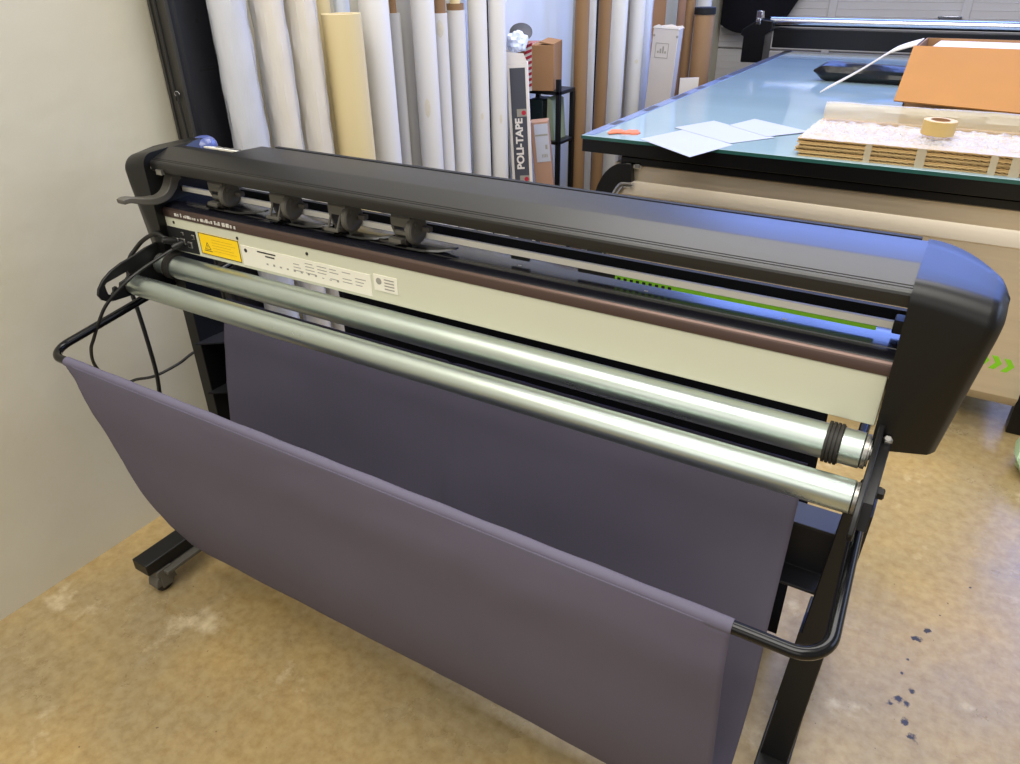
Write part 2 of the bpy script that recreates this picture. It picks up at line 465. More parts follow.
# white rail, green scale strip, platen, apron, cream panel
bm = B(); box(bm, XL, -.034, 1.176, 1.183, 1.0985, 1.1115); obj('pinch_rail', bm, M['rail'], cut, 0.0012)
bm = B(); box(bm, -.040, -.022, 1.170, 1.20, 1.094, 1.116); obj('rail_clip', bm, M['black'], cut, 0.002)
bm = B(); box(bm, -.50, -.062, 1.1755, 1.181, 1.0918, 1.0985); obj('green_strip', bm, M['green'], cut)
bm = B()
for k in range(9): box(bm, -.495 + k * .012, -.489 + k * .012, 1.1748, 1.1758, 1.092, 1.0965)
obj('strip_mark', bm, M['dull_black'], cut)
for a, b in ((-.575, -.50), (-.72, -.68)):
    bm = B(); box(bm, a, b, 1.1755, 1.181, 1.092, 1.0985); obj('strip_end', bm, M['dull_black'], cut)
bm = B()
prism(bm, [(1.235, 1.0780), (1.205, 1.0832), (1.190, 1.0836), (1.172, 1.0833), (1.156, 1.0827), (1.1455, 1.0821), (1.1448, 1.0806), (1.1432, 1.0806), (1.1425, 1.0818), (1.134, 1.0814), (1.127, 1.0805), (1.120, 1.0780), (1.115, 1.0745),
           (1.112, 1.0690), (1.112, 1.05), (1.235, 1.05)], 'x', XL, XR)
pl = obj('platen', bm, M['platen'], cut, angle=20)
for xx in (-.86, -.70, -.44, -.20):
    bm = B(); box(bm, xx, xx + .007, 1.168, 1.171, 1.0828, 1.0838)
    obj('platen_screw', bm, M['print_white'], pl)
bm = B()
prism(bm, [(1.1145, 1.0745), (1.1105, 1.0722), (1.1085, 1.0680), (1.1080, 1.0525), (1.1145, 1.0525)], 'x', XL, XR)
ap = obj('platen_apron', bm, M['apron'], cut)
bm = B()
x = -1.655
while x < -1.44:
    w = random.choice((.003, .005, .008, .010)); h = random.choice((.007, .009, .005))
    box(bm, x, x + w, 1.1068, 1.1082, 1.0585, 1.0585 + h); x += w + random.choice((.003, .004, .008))
obj('apron_print', bm, M['print_white'], ap)
bm = B(); box(bm, XL, -.027, 1.1095, 1.132, .9640, 1.0515); cp = obj('front_panel', bm, M['cream'], cut, 0.0015)
bm = B()
bm.free()
for xx, zz in ((-1.668, 1.040), (-1.438, 1.036), (-1.212, 1.037)):
    bm = B(); lathe(bm, (xx, 1.1100, zz), (0, -1, 0), [(0, .004), (.0015, .004), (.002, .002)], 12)
    obj('panel_screw', bm, M['print_dark'], cp)
# connector plate
bm = B(); prism(bm, [(-1.700, .9655), (-1.592, .9690), (-1.592, 1.0275), (-1.700, 1.0275)], 'y', 1.1075, 1.112)
cn = obj('connector_plate', bm, M['dull_black'], cp)
for xx, zz, w, h in ((-1.672, .992, .022, .018), (-1.645, .995, .018, .016), (-1.618, .990, .016, .016), (-1.640, 1.016, .010, .008), (-1.600, 1.013, .010, .012)):
    bm = B(); prism(bm, [(xx - w / 2, zz - h / 2), (xx + w / 2, zz - h / 2), (xx + w / 2, zz + h / 2), (xx - w / 2, zz + h / 2)], 'y', 1.1045, 1.1080)
    obj('socket', bm, M['steel'], cn, 0.001)
    bm = B(); box(bm, xx - w * .32, xx + w * .32, 1.1035, 1.1050, zz - h * .32, zz + h * .32); obj('socket_opening', bm, M['dull_black'], cn)
# yellow warning label
bm = B(); box(bm, -1.580, -1.437, 1.1083, 1.1096, .975, 1.029); yl = obj('warning_label', bm, M['yellow'], cp)
bm = B()
for (a0, a1, c0, c1) in ((-1.580, -1.437, 1.0275, 1.029), (-1.580, -1.437, .975, .9765), (-1.580, -1.5785, .975, 1.029), (-1.4385, -1.437, .975, 1.029)):
    box(bm, a0, a1, 1.1078, 1.1086, c0, c1)
def tri(bm, cx, cz, s, w):
    P = [(cx, cz + s), (cx - s, cz - s * .75), (cx + s, cz - s * .75)]
    for i in range(3):
        a = Vector((P[i][0], 1.1081, P[i][1])); b = Vector((P[(i + 1) % 3][0], 1.1081, P[(i + 1) % 3][1])); tube(bm, [a, b], w, 6)
tri(bm, -1.553, .997, .010, .0006)
box(bm, -1.5535, -1.5525, 1.1078, 1.1086, .993, 1.0)
box(bm, -1.568, -1.538, 1.1080, 1.1086, .9845, .986)
obj('label_print', bm, M['print_dark'], yl)
bm = B()
for k in range(5): box(bm, -1.535, -1.46 + .010 * math.sin(k * 2.1), 1.1080, 1.1086, 1.016 - k * .007, 1.0168 - k * .007)
obj('fine_print', bm, M['print_faint'], yl)
# long white type label and small certificate sticker
bm = B(); box(bm, -1.430, -1.030, 1.1083, 1.1096, .972, 1.0215); wl = obj('type_label', bm, M['white_label'], cp)
bm = B()
for (x0, x1, z) in ((-1.375, -1.345, 1.013), (-1.360, -1.315, 1.013), (-1.35, -1.32, 1.005)): box(bm, x0, x1, 1.1078, 1.1085, z, z + .0032)
lathe(bm, (-1.415, 1.1085, 1.010), (0, -1, 0), [(0, .005), (.0006, .005)], 12)
obj('label_print', bm, M['print_dark'], wl)
bm = B()
for k in range(11):
    box(bm, -1.35 + k * .022, -1.35 + k * .022 + .006, 1.1078, 1.1085, .986, .986 + random.choice((.002, .004, .005)))
for r in range(4):
    for k in range(6):
        if (r + k) % 5: box(bm, -1.26 + k * .037, -1.26 + k * .037 + random.uniform(.018, .032), 1.1080, 1.1086, 1.012 - r * .0075, 1.0138 - r * .0075)
obj('fine_print', bm, M['print_grey'], wl)
bm = B(); box(bm, -1.022, -.958, 1.1083, 1.1096, .990, 1.026); sl = obj('approval_sticker', bm, M['white_label'], cp)
bm = B()
lathe(bm, (-1.008, 1.1085, 1.012), (0, -1, 0), [(0, .0075), (.0006, .0075)], 16)
for k in range(4): box(bm, -.993, -.967, 1.1078, 1.1085, 1.017 - k * .007, 1.0195 - k * .007)
obj('label_print', bm, M['print_grey'], sl)

# lever at the left end
bm = B()
path = smooth_path([(0, 1.000, 1.116), (0, 1.018, 1.117), (0, 1.045, 1.108), (0, 1.080, 1.100), (0, 1.112, 1.104), (0, 1.132, 1.120), (0, 1.145, 1.140), (0, 1.158, 1.148)], 4)
rings = []
for i, p in enumerate(path):
    a = path[max(i - 1, 0)]; b = path[min(i + 1, len(path) - 1)]
    t = (b - a).normalized(); n = Vector((0, -t.z, t.y))
    f = i / (len(path) - 1)
    w = .014 + .005 * math.sin(f * PI) + .012 * max(0, f - .6); h = .0055 + .0065 * f
    rings.append([p + Vector((-1.690 - w, 0, 0)) - n * h, p + Vector((-1.690 + w, 0, 0)) - n * h, p + Vector((-1.690 + w, 0, 0)) + n * h, p + Vector((-1.690 - w, 0, 0)) + n * h])
loft(bm, rings)
obj('load_lever', bm, M['housing'], cut, 0.002)
bm = B(); lathe(bm, (-1.705, 1.1085, 1.172), (0, -1, 0), [(0, .006), (.003, .006), (.005, .003)], 14); obj('cap_screw', bm, M['steel'], cut)
bm = B(); box(bm, -1.675, -1.655, 1.0995, 1.108, 1.160, 1.172)
obj('sensor_cover', bm, M['steel'], cut)

# pinch rollers
def pinch(xc, xt, k):
    bm = B()
    prism(bm, [(1.134, 1.1300), (1.1335, 1.1490), (1.137, 1.1535), (1.166, 1.1555), (1.171, 1.150), (1.171, 1.134), (1.150, 1.136), (1.143, 1.1310)], 'x', xc - .025, xc + .025)
    prism(bm, [(1.134, 1.1290), (1.143, 1.134), (1.168, 1.134), (1.170, 1.100), (1.158, 1.0945), (1.146, 1.100), (1.140, 1.115)], 'x', xc - .025, xc - .019)
    h = obj('pinch_roller', bm, M['housing'], cut, 0.0012)
    bm = B()
    lathe(bm, (xc + .019, 1.151, 1.1235), (1, 0, 0), [(0, .0275), (.002, .0295), (.012, .0295), (.015, .0265)], 26)
    lathe(bm, (xc + .033, 1.143, 1.138), (1, 0, 0), [(0, .005), (.0025, .005), (.0035, .003)], 10)
    lathe(bm, (xc + .033, 1.150, 1.1215), (1, 0, 0), [(0, .014), (.0015, .014), (.002, .010)], 18)
    obj('cam_disc', bm, M['housing'], h)
    bm = B()
    if k in (1, 2):
        for dx in (-.017, .009):
            tube(bm, [(xc + dx, 1.1365, 1.134), (xc + dx - .003, 1.122, 1.099)], .0030, 6)
        box(bm, xc - .030, xc + .010, 1.119, 1.128, 1.0965, 1.1025)
    else:
        tube(bm, [(xc - .018, 1.140, 1.116), (xc + .018, 1.140, 1.116)], .006, 10)
        box(bm, xc - .028, xc + .004, 1.126, 1.142, 1.0965, 1.105)
    obj('release_arm', bm, M['housing'], h, 0.0008)
    bm = B(); lathe(bm, (xc - .016, 1.146, 1.0985), (1, 0, 0), [(0, .0085), (.001, .010), (.025, .010), (.026, .0085)], 16)
    obj('wheel', bm, M['rubber'], h)
    bm = B()
    rings = []
    for x, y0, y1, z in ((-.096, 1.150, 1.168, 1.0885), (-.080, 1.134, 1.173, 1.0868), (-.03, 1.131, 1.174, 1.0865), (.03, 1.132, 1.174, 1.0868), (.066, 1.142, 1.174, 1.0885), (.096, 1.160, 1.172, 1.0925)):
        rings.append([(xt + x, y0, z), (xt + x, y0 + .003, z + .0035), (xt + x, y1, z + .0035), (xt + x, y1, z)])
    loft(bm, rings)
    obj('media_guide', bm, M['gloss_black'], h)
    bm = B(); box(bm, xc + .034, xc + .052, 1.160, 1.174, 1.118, 1.128); obj('rail_clamp', bm, M['housing'], h, 0.001)
for k, (xc, xt) in enumerate(((-1.513, -1.482), (-1.306, -1.268), (-1.129, -1.101), (-.957, -.938))): pinch(xc, xt, k)

# stand: legs, feet, beam
bm = B(); box(bm, -1.710, -1.668, 1.10, 1.20, .125, .96); obj('leg', bm, M['black'], cut, 0.002)
bm = B(); loft(bm, [[(a, 1.105, .125), (b, 1.105, .125), (b, 1.165, .125), (a, 1.165, .125)] if zz == 0 else [(a, 1.105, .800), (b, 1.105, .800), (b, 1.165, .800), (a, 1.165, .800)] for zz, a, b in ((0, -.076, -.020), (1, -.0385, .006))]); obj('leg', bm, M['black'], cut, 0.002)
bm = B(); loft(bm, [[(a, 1.103, z), (a + .007, 1.103, z), (a + .007, 1.16, z), (a, 1.16, z)] for a, z in ((-.0705, .30), (-.0595, .50))]); obj('leg_clip', bm, M['black'], cut)
for x0, x1 in ((-1.772, -1.708), (-.080, -.016)):
    bm = B(); box(bm, x0, x1, .790, 1.62, .088, .126)
    f = obj('foot', bm, M['black'], cut, 0.003)
    for yy in (.835, 1.58):
        cx = (x0 + x1) / 2 + .012
        bm = B(); lathe(bm, (cx - .012, yy, .030), (1, 0, 0), [(0, .024), (.003, .030), (.021, .030), (.024, .024)], 22); c = obj('caster', bm, M['rubber'], f)
        bm = B(); box(bm, cx - .022, cx - .016, yy - .016, yy + .02, .02, .07); box(bm, cx + .016, cx + .022, yy - .016, yy + .02, .02, .07); box(bm, cx - .024, cx + .024, yy - .024, yy + .024, .066, .086)
        prism(bm, [(yy - .034, .030), (yy - .030, .052), (yy - .018, .066), (yy + .018, .066), (yy + .030, .052), (yy + .034, .030)], 'x', cx - .020, cx + .020)
        obj('caster_fork', bm, M['housing'], c, 0.002)
    bm = B(); prism(bm, [(x1 - .012, .832), (x1 + .022, .832), (x1 + .022, 1.01), (x1 - .012, 1.01)], 'z', .070, .082); obj('caster_strip', bm, M['housing'], f, 0.002)
bm = B()
prism(bm, [(1.147, .710), (1.211, .710), (1.211, .556), (1.150, .556), (1.150, .562), (1.205, .562), (1.205, .704), (1.147, .704)], 'x', -1.668, -.041)
cb = obj('cross_beam', bm, M['beam'], cut, 0.001)
for zz in (.7105, .5565):
    bm = B(); prism(bm, [(-1.668, 1.085), (-1.668, 1.150), (-1.585, 1.150), (-1.60, 1.135)], 'z', zz - .004, zz); obj('gusset', bm, M['beam'], cb)

# roller brackets
outer = [(1.185, .975), (1.150, .982), (1.103, .984), (1.060, .978), (1.026, .969), (.985, .961), (.953, .950), (.928, .935), (.912, .918), (.906, .903), (.912, .889), (.926, .879),
         (.945, .876), (.980, .874), (1.015, .872), (1.060, .870), (1.105, .862), (1.150, .84), (1.185, .82)]
slot = [(.930, .921), (.936, .926), (.960, .930), (.995, .936), (1.000, .928), (.985, .918), (.969, .914), (.966, .904), (.960, .902), (.957, .910), (.948, .908), (.946, .899), (.939, .893), (.932, .897), (.930, .908)]
bm = B(); plate(bm, outer, [slot], 'x', -1.742, -1.734); obj('roller_bracket', bm, M['black'], cut, 0.0012)
bm = B(); plate(bm, outer, [slot], 'x', -.020, -.012)
prism(bm, [(.960, .874), (1.045, .872), (1.125, .860), (1.155, .80), (1.180, .80), (1.180, .90), (1.150, .952), (1.105, .966), (1.02, .945), (.975, .915)], 'x', -.014, .002)
rb = obj('roller_bracket', bm, M['black'], cut, 0.0015)
bm = B(); lathe(bm, (-.004, 1.083, .958), (0, -.45, 1), [(0, .007), (.008, .007), (.010, .005)], 6); obj('bolt', bm, M['steel'], rb)
bm = B(); lathe(bm, (.001, 1.045, .890), (1, 0, 0), [(0, .010), (.009, .010), (.011, .007)], 6); obj('bolt', bm, M['black'], rb)
bm = B(); lathe(bm, (.001, 1.155, .82), (1, 0, 0), [(0, .008), (.006, .008), (.008, .005)], 6); obj('bolt', bm, M['black'], rb)

# media rollers
def roller(yc, zc, r, x0, x1, rings):
    bm = B()
    lathe(bm, (x0, yc, zc), (1, 0, 0), [(0, r - .004), (.002, r), (x1 - x0 - .002, r), (x1 - x0, r - .004)], 40)
    o = obj('media_roller', bm, M['zinc'], cut)
    for xe, d in ((x0, -1), (x1, 1)):
        bm = B(); lathe(bm, (xe, yc, zc), (d, 0, 0), [(0, r * .96), (.006, r * .96), (.0065, r * .8), (.009, r * .8), (.0095, r * .42), (.016, r * .42)], 24)
        obj('end_bearing', bm, M['steel'], o)
    for xa in rings:
        bm = B()
        prof = []
        for k in range(4):
            prof += [(k * .006, r + .0045), (k * .006 + .004, r + .0045), (k * .006 + .0045, r + .0020), (k * .006 + .0057, r + .0020)]
        lathe(bm, (xa, yc, zc), (1, 0, 0), [(0, r - .001)] + prof + [(.024, r - .001)], 36)
        bx = obj('flange_ring', bm, M['rubber'], o, angle=20)
    return o
roller(1.0895, .928, .0290, -1.722, -.032, (-1.688, -.088))
roller(1.000, .9005, .0258, -1.722, -.026, ())

# basket: tube frame and cloth
BY, BZ = .775, .790
xl, xr = -1.752, .000
bm = B()
pp = fillet_path([(-1.742, 1.13, .868), (-1.786, BY, BZ), (xr, BY, BZ), (xr - .016, 1.13, .845)], .045, 10)
tube(bm, pp, .0100, 16)
obj('basket_frame', bm, M['gloss_black'], cut)
bm = B(); lathe(bm, (xr - .014, 1.09, .838), (0, 1, .15), [(0, .0125), (.04, .0125), (.042, .009)], 16); obj('frame_socket', bm, M['black'], cut); bm = B(); lathe(bm, (-1.745, 1.09, .860), (.1, 1, .2), [(0, .0125), (.04, .0125), (.042, .009)], 16)
obj('frame_socket', bm, M['black'], cut)

prof = smooth_path([(0, .7632, .792), (0, .7645, .755), (0, .7715, .68), (0, .797, .56), (0, .830, .38), (0, .872, .235), (0, .925, .112), (0, .985, .075), (0, 1.035, .125), (0, 1.062, .28), (0, 1.078, .46), (0, 1.092, .62), (0, 1.108, .76), (0, 1.128, .852)], 7)
def cloth_x(f):
    l = -1.706 + min(1, f / .09) * .024 + max(0, f - .32) * .216 if f < .75 else -1.589 + (f - .75) * .16
    return l, -.124 + (.014 if f > .55 else 0) * min(1, (f - .55) * 6)
bm = B()
NX, NU = 150, len(prof)
grid = []
for j in range(NU):
    f = j / (NU - 1)
    l, r = cloth_x(f)
    p = prof[j]; a = prof[max(j - 1, 0)]; b = prof[min(j + 1, NU - 1)]
    t = (b - a).normalized(); n = Vector((0, -t.z, t.y))
    row = []
    for i in range(NX + 1):
        u = i / NX; x = l + (r - l) * u
        w = min(1, f * 8) * .004 * noise.noise(Vector((x * 2.2, f * 5.0, 1.3))) + min(1, f * 8) * .0018 * noise.noise(Vector((x * 9 + f * 6, f * 10, 4.0)))
        # rear sheet: broad folds falling from the top corners
        if f > .55:
            g = (f - .55) / .45
            w += .010 * g * noise.noise(Vector((x * 3.5 - f * 9, f * 3, 8.0))) + .009 * math.exp(-((x + .842) / .010) ** 2) * g
        # hems at both side edges
        e = min(x - l, r - x)
        if e < .032: w += .0016 + .0016 * noise.noise(Vector((f * 40, x * 20, 2.0)))
        row.append(bm.verts.new(p + Vector((x - p.x, 0, 0)) + n * w))
    grid.append(row)
for j in range(NU - 1):
    for i in range(NX):
        bm.faces.new((grid[j][i], grid[j][i + 1], grid[j + 1][i + 1], grid[j + 1][i]))
cl = obj('catch_cloth', bm, M['cloth'], cut, angle=60)
md = cl.modifiers.new('thickness', 'SOLIDIFY'); md.thickness = .0016; md.offset = 0
bm = B(); lathe(bm, (-1.708, BY, BZ), (1, 0, 0), [(0, .0098), (.0, .0118)] + [(.01 + k * .04, .0116 + .0006 * math.sin(k * 1.7)) for k in range(39)] + [(1.584, .0118), (1.584, .0098)], 20)
obj('cloth_sleeve', bm, M['cloth'], cl)
# rear catch cloth behind the stand
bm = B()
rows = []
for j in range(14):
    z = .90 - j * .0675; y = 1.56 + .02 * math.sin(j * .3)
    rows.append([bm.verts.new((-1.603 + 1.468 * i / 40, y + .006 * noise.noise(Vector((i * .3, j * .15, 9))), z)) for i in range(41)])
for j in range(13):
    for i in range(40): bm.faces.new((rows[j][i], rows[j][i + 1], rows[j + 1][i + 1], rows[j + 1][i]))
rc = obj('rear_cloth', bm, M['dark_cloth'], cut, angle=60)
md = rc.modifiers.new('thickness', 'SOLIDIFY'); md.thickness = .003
bm = B()
pp = fillet_path([(-1.70, 1.19, .86), (-1.70, 1.56, .905), (-.045, 1.56, .905), (-.045, 1.19, .86)], .05, 8); tube(bm, pp, .009, 12)
obj('rear_frame', bm, M['gloss_black'], rc)

# ------------------------------------------------------------------ cables at the cutter's left end
bm = B()
tube(bm, smooth_path([(-1.645, 1.104, .990), (-1.652, 1.09, .984), (-1.662, 1.06, .973), (-1.689, 1.0, .944), (-1.701, .96, .922), (-1.734, .92, .876), (-1.757, .90, .831), (-1.778, .885, .785), (-1.798, .88, .751), (-1.835, .895, .69), (-1.90, .95, .60), (-1.925, 1.00, .556),
                         (-1.908, 1.03, .560), (-1.861, 1.06, .570), (-1.83, 1.12, .589), (-1.822, 1.18, .606), (-1.82, 1.26, .60), (-1.82, 1.34, .45), (-1.82, 1.36, .2), (-1.83, 1.38, .02), (-1.80, 1.50, .008)]), .0042, 10)
lathe(bm, (-1.643, 1.1035, .992), (-.2, -1, -.15), [(0, .008), (.022, .008), (.03, .0045)], 12)
tag(obj('signal_cable', bm, M['cable']), 'thin black cable looping over the basket tube from the connector plate', 'cable')
bm = B()
tube(bm, smooth_path([(-1.672, 1.103, .992), (-1.685, 1.085, 1.005), (-1.712, 1.082, 1.012), (-1.765, 1.078, .988), (-1.792, 1.065, .962), (-1.805, 1.05, .938), (-1.807, 1.037, .90), (-1.803, 1.030, .85), (-1.793, 1.027, .79), (-1.783, 1.023, .70), (-1.78, 1.02, .615), (-1.79, 1.015, .50), (-1.83, 1.04, .25), (-1.88, 1.10, .05), (-1.90, 1.25, .008), (-1.86, 1.40, .008)]), .0055, 12)
lathe(bm, (-1.672, 1.1035, .992), (-.3, -1, .35), [(0, .010), (.024, .009), (.032, .006)], 12)
tag(obj('power_cable', bm, M['cable']), 'thick black power cord arching behind the slotted roller bracket', 'cable')

# ------------------------------------------------------------------ black rack against the left wall
rk = thing('steel_rack_upright', 'tall black steel upright standing against the cream wall behind the cutter', 'rack', (-1.98, 1.49, 0))
bm = B(); prism(bm, [(-2.021, 1.432), (-1.946, 1.432), (-1.946, 1.446), (-1.94, 1.45), (-1.94, 1.568), (-2.021, 1.568)], 'z', 0, 2.1); obj('rack_panel', bm, M['rack'], rk, 0.002)
bm = B(); box(bm, -2.017, -2.008, 1.422, 1.433, 0, 2.1); box(bm, -1.986, -1.944, 1.422, 1.433, 0, 2.1); box(bm, -2.008, -1.986, 1.428, 1.433, 0, 2.1); obj('rack_edge', bm, M['rack_grey'], rk, 0.001)
bm = B(); lathe(bm, (-1.9405, 1.510, 1.463), (1, 0, 0), [(0, .006), (.001, .006)], 16); obj('punched_hole', bm, M['dull_black'], rk)
bm = B(); box(bm, -1.941, -1.9395, 1.485, 1.545, 1.334, 1.340)
for k in range(6): box(bm, -1.941, -1.9393, 1.49 + k * .009, 1.495 + k * .009, 1.343, 1.346)
obj('slot', bm, M['dull_black'], rk)
bm = B(); tube(bm, smooth_path([(-1.975, 1.417, 2.05), (-1.975, 1.416, 1.7), (-1.974, 1.416, 1.30), (-1.968, 1.412, 1.285), (-1.958, 1.410, 1.27), (-1.955, 1.412, 1.10), (-1.955, 1.413, .6), (-1.955, 1.413, .02)]), .0035, 8)
tag(obj('rack_cable', bm, M['cable']), 'thin black cable running down the edge of the black rack upright', 'cable')
bm = B()
tube(bm, [Vector((-1.957, 1.413, 1.283)) + Vector((math.cos(a) * .010, -.004, math.sin(a) * .008)) for a in [k * PI / 8 for k in range(11)]], .0012, 8)
tag(obj('cable_clip', bm, M['chrome']), 'small shiny wire hook holding the cable on the black rack', 'hook')

# ------------------------------------------------------------------ rolls along the left wall
def roll(name, label, x, y, r, top, m, cat='roll', group='rolls standing along the wall', lean=(0, 0), wrap=False, core=None, cap=None, stain=None, wall_t=None, seg=32):
    plain = not (wrap or core or cap or stain)
    t = None if plain else thing(name, label, cat, (x, y, 0), group)
    ax = Vector((lean[0], lean[1], 1))
    bm = B()
    if core or wall_t:
        ri = (core[0] if core else r - wall_t)
        lathe(bm, (x, y, 0.001), ax, [(0, ri), (0, r), (top, r), (top, ri), (0, ri)], seg, False)
    else:
        lathe(bm, (x, y, 0.001), ax, [(0, r * .97), (.003, r), (top - .003, r), (top, r * .97)], seg)
    body = obj(name if plain else 'roll_body', bm, m, t)
    if plain: return tag(body, label, cat, group)
    if core:
        bm = B(); lathe(bm, (x, y, 0.002), ax, [(0, core[0] - .006), (0, core[0] - .0004), (top + core[1], core[0] - .0004), (top + core[1], core[0] - .006), (0, core[0] - .006)], 24, False)
        obj('cardboard_core', bm, core[2], t)
    if wrap:
        bm = B()
        rings = []
        n = 26
        for j in range(60):
            z = .01 + (top + .05) * j / 59
            rings.append([Vector((x, y, 0)) + ax * z + Vector((math.cos(2 * PI * k / n), math.sin(2 * PI * k / n), 0)) * (r + .004 + .011 * abs(noise.noise(Vector((k * .55, z * 9, x * 40 + y * 30))))) for k in range(n)])
        loft(bm, rings, False)
        obj('plastic_wrap', bm, M['wrap'], t, angle=25)
    if cap:
        bm = B(); lathe(bm, Vector((x, y, 0)) + ax * (top - .035), ax, [(0, r + .001), (.0, r + .004), (.038, r + .004), (.040, r), (.040, .001)], seg)
        obj('end_plug', bm, cap, t)
    if stain:
        a0, zz, hh, ww = stain
        bm = B()
        rows = []
        for j in range(7):
            z = zz + hh * (j / 6 - .5)
            e = math.sqrt(max(0.02, 1 - (j / 3 - 1) ** 2))
            rows.append([bm.verts.new(Vector((x, y, 0)) + ax * z + Vector((math.cos(a0 + ww * e * (i / 6 - .5)), math.sin(a0 + ww * e * (i / 6 - .5)), 0)) * (r + .0004)) for i in range(7)])
        for j in range(6):
            for i in range(6): bm.faces.new((rows[j][i], rows[j][i + 1], rows[j + 1][i + 1], rows[j + 1][i]))
        obj('stain', bm, M['stain'], body)
    return t
G = 'rolls standing along the wall'
roll('vinyl_roll', 'grey-white roll in clear crinkled wrap touching the black rack upright', -1.868, 1.562, .046, 1.78, M['roll_grey'], wrap=True)
roll('vinyl_roll', 'ivory roll in clear wrap, second one along from the black rack', -1.850, 1.690, .041, 1.80, M['roll_ivory'], wrap=True)
roll('vinyl_roll', 'ivory roll in crinkled clear wrap touching the shorter yellow-cream roll', -1.845, 1.812, .043, 1.75, M['roll_ivory'], wrap=True)
roll('vinyl_roll', 'short wide yellow-cream roll with its top edge in view', -1.800, 1.941, .062, 1.458, M['roll_cream'], core=(.040, -.004, M['card_white']))
roll('vinyl_roll', 'tall plain white roll between the yellow-cream roll and a slim grey one', -1.825, 2.128, .050, 1.85, M['roll_white'])
roll('vinyl_roll', 'slim grey-white roll with flat top between two taller white rolls', -1.900, 2.320, .024, 1.436, M['roll_grey'], core=(.013, .06, M['tube_brown']))
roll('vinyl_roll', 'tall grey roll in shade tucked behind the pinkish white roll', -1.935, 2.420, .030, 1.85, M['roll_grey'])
roll('vinyl_roll', 'tall pinkish white roll with a long pale tape patch at mid height', -1.838, 2.412, .043, 1.85, M['roll_white'], stain=(-1.05, 1.11, .07, .5))
roll('vinyl_roll', 'slim white roll with a brown core end and a round yellow stain', -1.840, 2.516, .029, 1.426, M['roll_white'], core=(.0255, .10, M['tube_brown']), stain=(-.95, 1.375, .06, .9))
roll('vinyl_roll', 'white roll with short brown core end and smaller roll pushed inside', -1.842, 2.624, .037, 1.430, M['roll_white'], core=(.0335, .022, M['tube_brown']))
roll('vinyl_roll', 'tall white roll second from the lettered carton, tiny pale mark low down', -1.842, 2.775, .039, 1.85, M['roll_white'], stain=(-.8, 1.02, .03, .3))
roll('vinyl_roll', 'tall white roll directly against the dark lettered carton', -1.800, 2.858, .036, 1.85, M['roll_white'], stain=(-.8, 1.0, .04, .3))
# rolls behind the yellow-cream roll and in the gaps
roll('vinyl_roll', 'beige roll top showing behind the short yellow-cream roll', -1.955, 2.02, .028, 1.80, M['roll_ivory'])
roll('vinyl_roll', 'bluish white roll glimpsed behind the short yellow-cream roll', -1.940, 2.10, .026, 1.80, M['foam'])
roll('vinyl_roll', 'pale blue-white roll in the gap beside the brown-core rolls', -1.955, 2.82, .034, 1.80, M['foam'])
roll('vinyl_roll', 'thin pale roll standing inside the short-core white roll', -1.842, 2.624, .020, 1.70, M['roll_ivory'])
# right-hand group of tubes between wall and table
TG = 'tubes between the wall and the table'
roll('cardboard_tube', 'brown cardboard tube of the pair, nearer the small metal stand', -1.745, 3.530, .034, 1.85, M['tube_brown'], 'tube', TG, wall_t=.004)
roll('cardboard_tube', 'slim white tube squeezed between the two brown tubes', -1.850, 3.860, .020, 1.85, M['roll_white'], 'tube', TG)
roll('cardboard_tube', 'brown cardboard tube of the pair, next to the wide white roll', -1.745, 3.750, .032, 1.85, M['tube_brown'], 'tube', TG, lean=(.012, 0), wall_t=.004)
roll('vinyl_roll', 'wide white roll standing next to the two brown tubes', -1.790, 4.010, .050, 1.90, M['roll_white'], 'roll', TG, lean=(.012, 0))
roll('vinyl_roll', 'narrower white roll with a small yellow spot at mid height', -1.800, 4.310, .042, 1.90, M['roll_white'], 'roll', TG, lean=(.008, 0), stain=(-.85, 1.08, .025, .5))
roll('vinyl_roll', 'roll in shiny bluish plastic next to the white carton', -1.840, 4.560, .034, 1.90, M['foam'], 'roll', TG, wrap=True)
roll('cardboard_tube', 'brown tube in shade behind the gap between the white rolls', -1.93, 4.20, .032, 1.85, M['tube_brown'], 'tube', TG)
roll('cardboard_tube', 'pinkish tube close behind the white carton', -1.850, 5.215, .034, 1.90, M['tube_pink'], 'tube', TG)
roll('cardboard_tube', 'slim brown tube between the white carton and black-capped tube', -1.775, 5.110, .030, 1.90, M['tube_brown'], 'tube', TG, lean=(.01, 0))
roll('cardboard_tube', 'wide brown tube with black end plug near the garage door', -1.655, 5.080, .062, 1.312, M['tube_brown'], 'tube', TG, cap=M['dull_black'])
roll('vinyl_roll', 'white roll showing above the black-capped brown tube', -1.900, 5.800, .050, 1.90, M['roll_white'], 'roll', TG)
bm = B(); prism(bm, [(-2.03, 4.86), (-1.99, 4.82), (-1.895, 5.03), (-1.935, 5.07)], 'z', 0.001, 1.9)
tag(obj('cardboard_sheet', bm, M['card_dull']), 'tall brown cardboard panel standing behind the white carton', 'cardboard')

def facing(x, y, z=0, lean=0.0, turn=0.0, tip=0.0):
    """local -Y looks to the camera; lean tilts the top sideways"""
    a = math.atan2(x, -y) if False else math.atan2(-x, y)
    return Matrix.Translation((x, y, z)) @ Matrix.Rotation(a + turn, 4, 'Z') @ Matrix.Rotation(lean, 4, 'Y') @ Matrix.Rotation(tip, 4, 'X')

